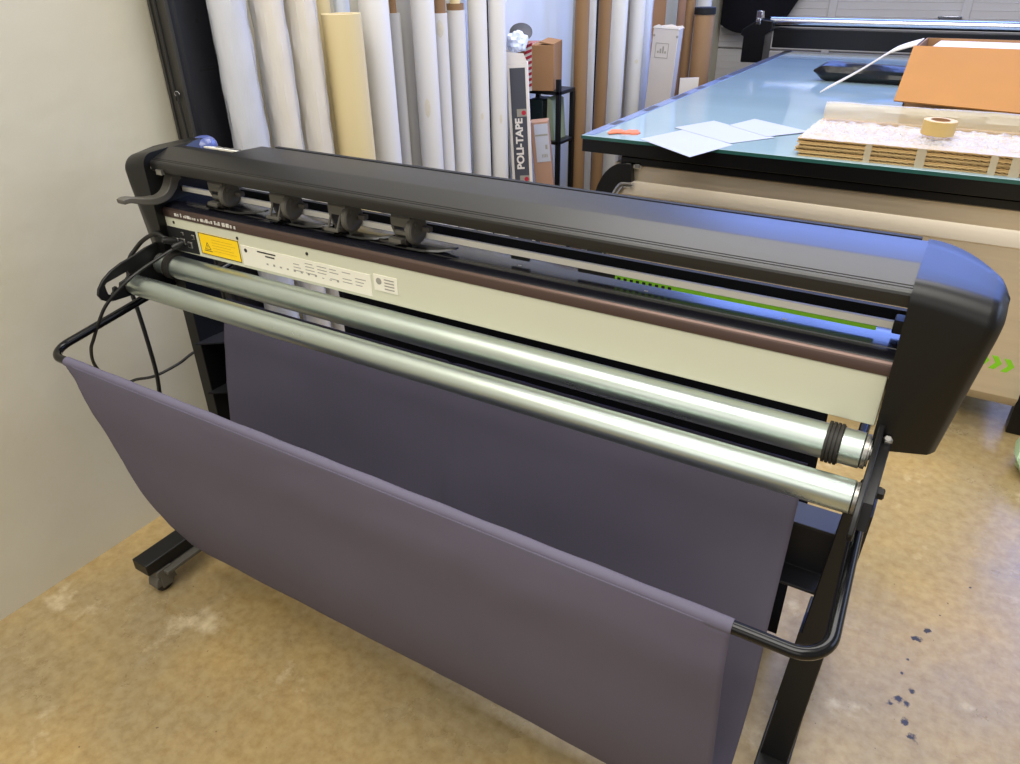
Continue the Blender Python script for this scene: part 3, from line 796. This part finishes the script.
# lettered carton
X = facing(-1.738, 3.006, .004, lean=-.040, turn=-.02)
t = thing('tall_carton', 'slim dark grey carton lettered POLI-TAPE leaning beside the white rolls', 'carton', (-1.738, 3.006, 0), 'cartons leaning along the wall')
bm = B(); box(bm, -.046, .046, -.045, .045, 0, 1.205); obj('carton_body', bm, M['card_white'], t, 0.002, xf=X)
bm = B(); box(bm, -.033, .033, -.0465, -.0445, .01, 1.190); obj('printed_face', bm, M['slate'], t, xf=X)
text('lettering', 'POLI-TAPE', .044, M['card_white'], t, X @ Matrix.Translation((-.002, -.0475, .872)) @ Matrix.Rotation(-PI / 2, 4, 'Y') @ Matrix.Rotation(PI / 2, 4, 'X') , .0006, .222)
for zz in (.990, .700):
    bm = B(); box(bm, -.010, .033, -.048, -.0462, zz, zz + .032); s = obj('seal_sticker', bm, M['print_grey'], t, xf=X)
    bm = B(); lathe(bm, (.020, -.0478, zz + .016), (0, -1, 0), [(0, .010), (.0012, .010)], 14); obj('sticker_mark', bm, M['red'], s, xf=X)
bm = B(); prism(bm, [(-.046, 1.205), (.046, 1.205), (.030, 1.245), (-.056, 1.256)], 'y', -.045, -.041); obj('open_flap', bm, M['card_white'], t, xf=X)
# pinkish carton with shipping label
X = facing(-1.656, 3.150, .012, lean=-.10, turn=-.05)
t = thing('tall_carton', 'slim pinkish brown carton with white shipping label beside the grey lettered carton', 'carton', (-1.656, 3.150, 0), 'cartons leaning along the wall')
bm = B(); box(bm, -.042, .042, -.04, .04, 0, .945); obj('carton_body', bm, M['tube_pink'], t, 0.002, xf=X)
bm = B(); box(bm, -.024, .040, -.0415, -.0395, .765, .935); l = obj('shipping_label', bm, M['paper'], t, xf=X)
bm = B()
box(bm, -.022, .036, -.042, -.0412, .882, .890)
for k in range(4): box(bm, .002 + k * .007, .006 + k * .007, -.042, -.0412, .785, .80)
box(bm, .020, .030, -.042, -.0412, .822, .842)
obj('label_print', bm, M['print_grey'], l, xf=X)
# small stand with brown box
t = thing('metal_stand', 'small dark metal stand holding a brown taped box against the wall', 'stand', (-1.84, 3.52, 0))
for px, py in ((-1.757, 3.325), (-1.950, 3.325), (-1.757, 3.470), (-1.950, 3.470)):
    bm = B(); box(bm, px - .010, px + .010, py - .010, py + .010, 0, 1.10 if py < 3.4 and px > -1.9 else 1.030); obj('leg', bm, M['black'], t)
bm = B(); box(bm, -1.960, -1.747, 3.315, 3.48, 1.03, 1.048); obj('top_shelf', bm, M['black'], t, 0.002)
bm = B(); box(bm, -1.960, -1.747, 3.315, 3.48, .80, .815); obj('lower_shelf', bm, M['black'], t, 0.002)
X = Matrix.Translation((-1.890, 3.385, 1.049)) @ Matrix.Rotation(.30, 4, 'Z') @ Matrix.Diagonal((.86, 1.05, 1, 1))
t = thing('shipping_box', 'brown cardboard box with red and white tape on the dark stand', 'box', (-1.890, 3.385, 1.049))
bm = B(); box(bm, -.10, .10, -.10, .10, 0, .20); obj('box_body', bm, M['card_dull'], t, 0.002, xf=X)
bm = B(); prism(bm, [(-.10, .20), (-.125, .225), (-.121, .228), (-.096, .205)], 'y', -.10, .10); prism(bm, [(.098, .20), (.10, .205), (.02, .215), (.02, .21)], 'y', -.10, .10); obj('box_flap', bm, M['card_dull'], t, xf=X)
bm = B(); box(bm, -.062, -.022, -.102, -.0995, 0.0, .20); box(bm, -.062, -.022, -.10, .06, .2, .203); tp = obj('striped_tape', bm, M['card_white'], t, xf=X)
bm = B()
for k in range(8): prism(bm, [(-.062, .008 + k * .025), (-.022, .022 + k * .025), (-.022, .035 + k * .025), (-.062, .021 + k * .025)], 'y', -.1035, -.1018)
for k in range(4): box(bm, -.062, -.022, -.09 + k * .04, -.072 + k * .04, .2028, .2042)
obj('tape_stripe', bm, M['red'], tp, xf=X)
def crumple(cx, cy, cz, sx, sy, sz, seed, amp=.35, sub=3, freq=3.0):
    bm = B(); bmesh.ops.create_icosphere(bm, subdivisions=sub, radius=1)
    for v in bm.verts:
        d = v.co.normalized()
        k = 1 + amp * noise.noise(d * freq + Vector((seed, seed * 2, 0))) + amp * .4 * noise.noise(d * freq * 2.7 + Vector((0, seed, 5)))
        v.co = Vector((cx + d.x * sx * k, cy + d.y * sy * k, max(cz + d.z * sz * k, cz - sz * .85)))
    return bm
tag(obj('plastic_bag', crumple(-1.800, 3.02, 1.285, .045, .04, .045, 3.1, .4), M['foam'], angle=20), 'crumpled bluish white plastic bag on top of the lettered carton', 'bag')
bm = B(); lathe(bm, (-1.915, 3.245, 1.300), (.35, -.6, .75), [(0, .030), (.003, .050), (.008, .053), (.010, .050), (.011, .001)], 28)
tag(obj('plastic_disc', bm, M['slate']), 'round grey plastic disc leaning behind the crumpled plastic bag', 'disc')
bm = B(); prism(bm, [(-1.932, 3.34), (-1.85, 3.34), (-1.855, 3.46), (-1.928, 3.46)], 'z', .8155, 1.00)
tag(obj('storage_bin', bm, M['teal'], None, 0.006), 'dark teal bin on the lower shelf of the metal stand', 'bin')
bm = B(); prism(bm, [(-1.830, .8155), (-1.785, .8155), (-1.800, 1.0), (-1.825, 1.015)], 'y', 3.34, 3.46)
tag(obj('file_folder', bm, M['sage']), 'pale green folder standing beside the dark bin on the stand', 'folder')
# foam sheet on the wall
bm = B()
pts = [(3.36, .30), (3.98, .30), (4.02, 1.42), (3.99, 1.66), (3.42, 1.50), (3.31, 1.42)]
loft(bm, [[(-2.052, y, z) for y, z in pts], [(-2.040, y, z) for y, z in pts]])
tag(obj('foam_sheet', bm, M['foam'], None, 0.003), 'large pale blue foam sheet standing behind the small stand', 'sheet')
bm = B(); box(bm, -2.0590, -2.0530, 3.45, 3.86, .0, 1.72)
tag(obj('foam_board', bm, M['card_white'], None, 0.002), 'white board showing above the pale blue foam sheet', 'board')
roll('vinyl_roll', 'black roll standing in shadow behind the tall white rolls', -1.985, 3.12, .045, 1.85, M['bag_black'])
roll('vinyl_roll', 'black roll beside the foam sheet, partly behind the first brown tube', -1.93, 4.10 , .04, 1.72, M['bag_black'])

# white carton standing by the table
X = facing(-1.70, 4.42, .004, lean=.050, turn=-.26)
t = thing('white_carton', 'tall white carton with torn open top beside the glass table', 'carton', (-1.70, 4.42, 0), 'cartons leaning along the wall')
bm = B(); box(bm, -.078, .068, -.05, .05, 0, 1.245); obj('carton_body', bm, M['card_shaded'], t, 0.003, xf=X)
bm = B()
prism(bm, [(-.083, 1.243), (.06, 1.243), (.075, 1.240), (.066, 1.250), (.02, 1.256), (-.02, 1.250), (-.05, 1.262), (-.075, 1.252)], 'y', -.052, -.048)
prism(bm, [(-.083, 1.243), (.075, 1.243), (.06, 1.256), (.03, 1.250), (0, 1.258), (-.05, 1.250)], 'y', .046, .05)
obj('torn_flap', bm, M['card_white'], t, xf=X)
bm = B()
for (a, b, c, d) in ((-.055, .02, 1.165, 1.168), (-.055, -.052, 1.09, 1.168), (.018, .021, 1.09, 1.168), (-.055, .02, 1.09, 1.093)): box(bm, a, b, -.0512, -.0498, c, d)
for k in range(4): box(bm, -.042 + k * .014, -.033 + k * .014, -.0512, -.0498, 1.115, 1.115 + .012 * (1 + k % 3))
for q in (-.07, .062): lathe(bm, (q, -.0498, 1.205), (0, -1, 0), [(0, .007), (.0015, .007)], 12)
obj('box_print', bm, M['print_grey'], t, xf=X)
bm = B(); prism(bm, [(-1.575, 4.50), (-1.485, 4.57), (-1.490, 4.578), (-1.580, 4.508)], 'z', .0, .975)
tag(obj('display_board', bm, M['card_white']), 'small white board corner sticking up at the table edge', 'board')

# ------------------------------------------------------------------ flatbed table
tb = thing('flatbed_table', 'long glass-topped flatbed applicator table with black edge and stainless front', 'table', (-.53, 4.6, 0))
TX0, TX1, TY0, TY1 = -1.428, .392, 2.915, 6.42
bm = B(); box(bm, TX0, TX1, TY0, TY1, .938, .950); g = obj('glass_top', bm, M['glass_top'], tb, 0.0015)
bm = B(); box(bm, TX0, TX1, TY0 - .002, TY0, .936, .949); box(bm, TX0 - .002, TX0, TY0, TY1, .936, .949); obj('glass_edge', bm, M['glass_edge'], g)
bm = B(); box(bm, TX0 + .004, TX0 + .05, TY0 + .02, TY1, .950, .9525); sr = obj('side_ruler', bm, M['ruler'], tb)
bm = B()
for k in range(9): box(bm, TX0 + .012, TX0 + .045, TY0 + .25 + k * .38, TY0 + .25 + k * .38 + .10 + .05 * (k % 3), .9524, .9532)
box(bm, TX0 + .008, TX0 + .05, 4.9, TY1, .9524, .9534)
obj('ruler_reflection', bm, M['slate'], sr)  # dark reflections along the table edge, put in as flat segments
bm = B(); box(bm, TX0 + .003, TX1 - .003, TY0 + .003, TY1, .883, .938); obj('table_frame', bm, M['table_black'], tb, 0.002)
bm = B(); prism(bm, [(2.945, .883), (2.935, .875), (2.935, .848), (2.965, .835), (2.98, .83), (2.98, .883)], 'x', -1.25, TX1 - .02); obj('under_rail', bm, M['table_black'], tb)
bm = B(); prism(bm, [(2.975, .845), (2.953, .845), (2.956, .776), (2.955, .773), (2.944, .724), (2.9435, .720), (2.950, .716), (2.950, .165), (2.956, .155), (2.985, .118), (3.02, .118), (3.02, .845)], 'x', -1.285, .362)
apn = obj('front_apron', bm, M['stainless'], tb, angle=12)
bm = B()
for k in range(4):
    x0 = .175 + k * .040; z0 = .300 - k * .004
    prism(bm, [(x0 - .016, z0 + .026), (x0 + .004, z0 + .026), (x0 + .022, z0), (x0 + .004, z0 - .026), (x0 - .016, z0 - .026), (x0 + .002, z0)], 'y', 2.9485, 2.9503)
obj('chevron_mark', bm, M['green'], apn)
bm = B(); lathe(bm, (.192, 2.950, .195), (0, -1, 0), [(0, .007), (.003, .006), (.005, .003)], 14); lathe(bm, (-1.2, 2.950, .195), (0, -1, 0), [(0, .007), (.003, .006), (.005, .003)], 14); obj('apron_screw', bm, M['steel'], apn)
# curved end post
bm = B()
pth = smooth_path([(-1.20, 0, .862), (-1.27, 0, .853), (-1.325, 0, .81), (-1.362, 0, .74), (-1.385, 0, .65), (-1.395, 0, .52), (-1.395, 0, .30), (-1.395, 0, .05)], 6)
def strip(off, wd, y0, y1, bm):
    rings = []
    for i, p in enumerate(pth):
        a = pth[max(i - 1, 0)]; b = pth[min(i + 1, len(pth) - 1)]
        tt = (b - a).normalized(); n = Vector((tt.z, 0, -tt.x))
        q0 = p + n * off; q1 = p + n * (off + wd)
        rings.append([(q0.x, y0, q0.z), (q1.x, y0, q1.z), (q1.x, y1, q1.z), (q0.x, y1, q0.z)])
    loft(bm, rings)
strip(-.085, .075, 2.922, 3.02, bm); ep = obj('end_post', bm, M['table_black'], tb, 0.002)
bm = B(); strip(-.092, .007, 2.921, 3.0, bm); strip(-.108, .006, 2.921, 3.0, bm); obj('post_trim', bm, M['chrome'], ep)
bm = B(); box(bm, -1.232, -1.160, 2.935, 2.947, .832, .858); la = obj('edge_latch', bm, M['chrome'], tb, 0.002)
bm = B(); box(bm, -1.226, -1.206, 2.930, 2.936, .836, .852); box(bm, -1.186, -1.166, 2.930, 2.936, .836, .852); obj('latch_tab', bm, M['steel'], la, 0.001)
bm = B(); box(bm, -1.26, .33, 3.02, 6.30, .14, .83); obj('table_base', bm, M['table_black'], tb)
for px, py in ((.40, 3.02), (.36, 6.2), (-1.36, 6.2)):
    bm = B(); prism(bm, [(px - .035, .0), (px + .035, .0), (px + .035, .13), (px + .02, .86), (px - .03, .86), (px - .035, .13)], 'y', py - .03, py + .05); obj('leg', bm, M['table_black'], tb, 0.004)
# gantry at the far end
bm = B(); prism(bm, [(-1.705, .88), (-1.545, .88), (-1.545, 1.08), (-1.500, 1.10), (-1.500, 1.17), (-1.60, 1.18), (-1.715, 1.11), (-1.730, 1.07), (-1.705, 1.06)], 'y', 6.20, 6.42); gb = obj('gantry_bracket', bm, M['table_black'], tb, 0.006)
bm = B(); box(bm, TX1 + .02, TX1 + .2, 6.20, 6.42, .88, 1.18); obj('gantry_bracket', bm, M['table_black'], tb, 0.006)
bm = B(); box(bm, -1.50, TX1 + .03, 6.26, 6.40, .985, 1.115); obj('gantry_beam', bm, M['table_black'], tb, 0.004)
bm = B(); lathe(bm, (-1.54, 6.30, 1.160), (1, 0, 0), [(0, .030), (.003, .033), (1.95, .033), (1.953, .03)], 28); obj('pressure_roller', bm, M['chrome'], tb)
bm = B(); lathe(bm, (-1.625, 6.25, 1.165), (1, 0, 0), [(0, .02), (.006, .055), (.035, .055), (.04, .02)], 24); box(bm, -1.625, -1.585, 6.2, 6.26, 1.16, 1.235); obj('roller_end', bm, M['chrome'], tb, 0.003)

# ------------------------------------------------------------------ things on the table
ZT = .9505
def sheet(name, label, cat, pts, z, m, th=.0012, group=None):
    bm = B(); prism(bm, pts, 'z', z, z + th)
    return tag(obj(name, bm, m), label, cat, group)
PG = 'paper sheets on the glass table'
sheet('paper_sheet', 'white paper sheet overhanging the near edge of the glass table', 'paper', [(-1.178, 2.946), (-.893, 2.735), (-.813, 3.005), (-1.080, 3.212)], ZT, M['paper'], group=PG)
sheet('paper_sheet', 'white paper sheet lying across the middle of the three sheets', 'paper', [(-1.135, 3.225), (-.829, 3.022), (-.702, 3.207), (-1.03, 3.446)], ZT + .0014, M['paper'], group=PG)
sheet('paper_sheet', 'white paper sheet reaching towards the bubble-wrapped stack', 'paper', [(-.94, 3.37), (-.735, 3.205), (-.60, 3.38), (-.88, 3.56)], ZT + .0028, M['paper'], group=PG)
def scrap(cx, cy, r, seed):
    return [(cx + r * (1 + .3 * math.sin(3 * a + seed)) * math.cos(a), cy + r * 1.25 * (1 + .25 * math.cos(4 * a + seed)) * math.sin(a)) for a in [k * 2 * PI / 14 for k in range(14)]]
sheet('orange_sticker', 'crumpled orange sticker nearest the table corner', 'sticker', scrap(-1.318, 3.02, .034, 1), ZT + .0025, M['orange'], .004, 'orange stickers')
sheet('orange_sticker', 'orange sticker scrap farther from the table corner than its twin', 'sticker', scrap(-1.262, 3.05, .036, 2.5), ZT, M['orange'], .005, 'orange stickers')
# bubble wrapped stack of cardboard
for k in range(4):
    z0 = ZT + k * .0155
    dx = (.012, -.004, .008, 0)[k]
    pts = [(-.565 + dx, 2.945 + .004 * (k % 2)), (.52, 2.955 + .004 * (k % 2)), (.52, 3.40), (-.56 + dx, 3.40)]
    t = thing('cardboard_slab', ('bottom slab of the flat cardboard stack on the glass table', 'second slab up in the flat cardboard stack on the glass table', 'third slab up in the flat cardboard stack on the glass table', 'top slab of the flat cardboard stack under the bubble wrap')[k], 'cardboard', (0, 3.15, z0), 'slabs of the flat cardboard stack')
    bm = B(); prism(bm, pts, 'z', z0, z0 + .004); prism(bm, pts, 'z', z0 + .0105, z0 + .015); obj('liner', bm, M['edge_tan'], t)
    bm = B()
    n = 150
    rings = []
    for i in range(n + 1):
        x = pts[0][0] + .003 + (1.08 - dx) * i / n
        zz = z0 + .0072 + .0032 * math.sin(i * 1.9)
        rings.append([(x, pts[0][1] + .003, zz - .0008), (x, pts[0][1] + .003, zz + .0008), (x, 3.395, zz + .0008), (x, 3.395, zz - .0008)])
    loft(bm, rings); obj('fluting', bm, M['flute'], t)
for xx, w, lab in ((-.33, .022, 'clear tape strip on the cardboard stack front, nearest the paper sheets'), (-.165, .03, 'clear tape strip on the stack front below the beige tape roll'), (.055, .022, 'narrower clear tape strip beside the one at the far end of the stack'), (.115, .03, 'wider clear tape strip farthest from the paper sheets')):
    bm = B(); box(bm, xx, xx + w, 2.937, 2.940, ZT, ZT + .064); tag(obj('tape_strip', bm, M['film']), lab, 'tape', 'tape strips on the cardboard stack')
bm = B()
rows = []
for j in range(46):
    y = 2.932 + .30 * j / 45
    rows.append([bm.verts.new((-.55 + 1.06 * i / 120, y + .008 * noise.noise(Vector((i * .3, j * .3, 3))), 1.0165 + min(1, j / 5) * (.006 + .016 * abs(noise.noise(Vector((i * .19, j * .24, 1)))) + .010 * abs(noise.noise(Vector((i * .5, j * .55, 7))))))) for i in range(121)])
for j in range(45):
    for i in range(120): bm.faces.new((rows[j][i], rows[j][i + 1], rows[j + 1][i + 1], rows[j + 1][i]))
tag(obj('bubble_wrap', bm, M['bubble'], angle=12), 'crinkled clear bubble wrap lying over the flat cardboard stack', 'bubble wrap')
bm = B()
rings = []
for i in range(60):
    x = -.545 + 1.05 * i / 59
    rings.append([(x, 3.318 + (.036 + .004 * noise.noise(Vector((x * 12, k * .8, 0)))) * math.cos(2 * PI * k / 18), 1.0535 + (.0345 + .004 * noise.noise(Vector((x * 12, k * .8, 4)))) * math.sin(2 * PI * k / 18)) for k in range(18)])
loft(bm, rings)
tag(obj('film_roll', bm, M['film']), 'long translucent film roll lying behind the bubble wrap', 'roll')
t = thing('tape_roll', 'beige packing tape roll lying flat on the bubble wrap', 'tape roll', (-.125, 3.07, 1.042))
bm = B(); lathe(bm, (-.125, 3.07, 1.042), (.03, 0, 1), [(0, .032), (0, .052), (.001, .0535), (.047, .0535), (.048, .052), (.048, .032), (0, .032)], 36, False); obj('tape_winding', bm, M['kraft_tape'], t)
bm = B(); lathe(bm, (-.125, 3.07, 1.0425), (.03, 0, 1), [(0, .028), (0, .0318), (.0485, .0318), (.0485, .028), (0, .028)], 30, False); obj('core', bm, M['card_dull'], t)
# open carton
t = thing('open_carton', 'open brown carton with flaps folded out on the glass table', 'carton', (.1, 4.0, ZT))
cx0, cx1, cy0, cy1, zt = -.312, .50, 3.76, 4.22, 1.252
bm = B()
box(bm, cx0, cx1, cy0, cy0 + .006, ZT, zt); box(bm, cx0, cx0 + .006, cy0, cy1, ZT, zt); box(bm, cx1 - .006, cx1, cy0, cy1, ZT, zt); box(bm, cx0, cx1, cy1 - .006, cy1, ZT, zt); box(bm, cx0, cx1, cy0, cy1, ZT, ZT + .006)
obj('carton_body', bm, M['card_dull'], t)
bm = B(); loft(bm, [[(x, 3.760, 1.254), (x, 3.755, 1.259), (x, yb, zb), (x, yb + .005, zb - .005)] for x, yb, zb in ((cx0 - .008, 3.44, 1.0885), (cx1, 3.39, 1.068))]); obj('front_flap', bm, M['card'], t)
bm = B()
pth = smooth_path([(cx0, 0, 1.256), (-.40, 0, 1.226), (-.46, 0, 1.185), (-.545, 0, 1.122), (-.664, 0, 1.046)], 5)
for y0, y1, dz, m_ in ((3.78, 4.08, 0, 0),):
    rings = [[(p.x, y0 + .02 * i / len(pth), p.z), (p.x, y1 - .10 * i / len(pth), p.z), (p.x, y1 - .10 * i / len(pth), p.z + .006), (p.x, y0 + .02 * i / len(pth), p.z + .006)] for i, p in enumerate(pth)]
    loft(bm, rings)
obj('side_flap', bm, M['card_white'], t)
bm = B()
prism(bm, [(3.775, 1.2525), (4.214, 1.238), (4.214, 1.242), (3.775, 1.2565)], 'x', cx0 + .06, cx1 - .006); fl = obj('back_flap', bm, M['card_white'], t)
# black wrapped bundle
bm = B()
rings = []
for i in range(34):
    x = -.905 + .72 * i / 33
    s = min(1, (i + .6) / 3.0)
    rings.append([(x + .012 * math.cos(2 * PI * k / 16), 4.93 + s * (.062 + .018 * noise.noise(Vector((x * 3.5, k * .9, 2)))) * math.cos(2 * PI * k / 16), ZT + .052 + max(-.051, s * (.05 + .016 * noise.noise(Vector((x * 3.5, k * 1.2, 6)))) * math.sin(2 * PI * k / 16))) for k in range(16)])
loft(bm, rings)
tag(obj('wrapped_bundle', bm, M['bag_black'], angle=25), 'long bundle in black plastic lying on the table behind the carton', 'bundle')

# ------------------------------------------------------------------ black cloth by the garage door, green bag
bm = B()
NXc, NZc = 30, 24
fr, bk = [], []
for j in range(NZc + 1):
    f = j / NZc
    rf, rb_ = [], []
    for i in range(NXc + 1):
        u = i / NXc
        z = 1.95 - f * (.86 + .06 * math.sin(u * 5) - .30 * max(0, u - .80) * 4)
        x = -2.10 + .63 * u + .03 * math.sin(z * 6) * u
        d = .07 * math.sin(PI * min(1, max(0, u))) ** .5 + .02 * noise.noise(Vector((u * 6, f * 2, 1)))
        rf.append(bm.verts.new((x, 6.88 - d, z))); rb_.append(bm.verts.new((x, 6.950, z)))
    fr.append(rf); bk.append(rb_)
for G_ in (fr, bk):
    for j in range(NZc):
        for i in range(NXc): bm.faces.new((G_[j][i], G_[j][i + 1], G_[j + 1][i + 1], G_[j + 1][i]))
for j in range(NZc):
    for i in (0, NXc): bm.faces.new((fr[j][i], fr[j + 1][i], bk[j + 1][i], bk[j][i]))
for i in range(NXc):
    for j in (0, NZc): bm.faces.new((fr[j][i], fr[j][i + 1], bk[j][i + 1], bk[j][i]))
tag(obj('hanging_cover', bm, M['dark_cloth'], angle=40), 'black cloth cover hanging in front of the garage door corner', 'cover')
tag(obj('green_bag', crumple(.455, 2.74, .075, .075, .09, .085, 5.2, .35), M['bag_green'], angle=25), 'crumpled pale green plastic bag on the floor by the table leg', 'bag')

# ------------------------------------------------------------------ light
def area(name, loc, rot, sx, sy, power, rgb):
    l = bpy.data.lights.new(name, 'AREA'); l.shape = 'RECTANGLE'; l.size = sx; l.size_y = sy; l.energy = power; l.color = rgb
    o = bpy.data.objects.new(name, l); COL.objects.link(o); o.location = loc; o.rotation_euler = rot
    return o
area('ceiling_lamp', (-.9, -.5, 4.2), (0, 0, 0), 4.0, 2.6, 215, (1, .965, .90))
area('ceiling_lamp', (1.8, .6, 4.2), (0, 0, 0), 1.4, 2.6, 12, (1, .965, .90))
area('ceiling_lamp', (-.6, 3.1, 4.2), (0, 0, 0), 3.0, 2.2, 125, (1, .97, .92))
area('front_fill_light', (-.5, -2.9, 2.5), (math.radians(90), 0, 0), 4.0, 2.0, 42, (1, .965, .91))  # added fill that brightens the rail and front panel; no window built here
area('side_blue_fill', (3.7, 3.2, 2.6), (0, math.radians(90), 0), 2.0, 3.6, 65, (.52, .66, 1))  # added bluish fill that tints the edges of the rolls; no window built here

w = bpy.data.worlds.new('room_light'); SC.world = w; w.use_nodes = True
bgn = w.node_tree.nodes['Background']
bgn.inputs['Color'].default_value = (1.0, .965, .91, 1); bgn.inputs['Strength'].default_value = .4

# ------------------------------------------------------------------ camera
cam = bpy.data.cameras.new('camera'); co = bpy.data.objects.new('camera', cam); COL.objects.link(co)
cam.sensor_width = 36; cam.lens = 742.997 / 1020 * 36; cam.clip_start = .05; cam.clip_end = 60
pitch, yaw, roll_ = math.radians(29.67466662), math.radians(31.76460772), math.radians(-1.05121787)
cy_, sy_ = math.cos(yaw), math.sin(yaw); cp_, sp_ = math.cos(pitch), math.sin(pitch); cr_, sr_ = math.cos(roll_), math.sin(roll_)
Rz = Matrix(((cy_, sy_, 0), (-sy_, cy_, 0), (0, 0, 1)))
Bm = Matrix(((1, 0, 0), (0, 0, -1), (0, 1, 0)))
Pm = Matrix(((1, 0, 0), (0, cp_, -sp_), (0, sp_, cp_)))
Qm = Matrix(((cr_, -sr_, 0), (sr_, cr_, 0), (0, 0, 1)))
Mw = Qm @ Pm @ Bm @ Rz
right, down, fwd = Mw[0], Mw[1], Mw[2]
mw = Matrix(((right[0], -down[0], -fwd[0], 0.0), (right[1], -down[1], -fwd[1], 0.0), (right[2], -down[2], -fwd[2], 1.6), (0, 0, 0, 1)))
co.matrix_world = mw
SC.camera = co

vs = SC.view_settings
vs.view_transform = 'Standard'; vs.look = 'None'; vs.gamma = 1.0; vs.exposure = 0.04; vs.use_curve_mapping = False
SC.cycles.use_denoising = True
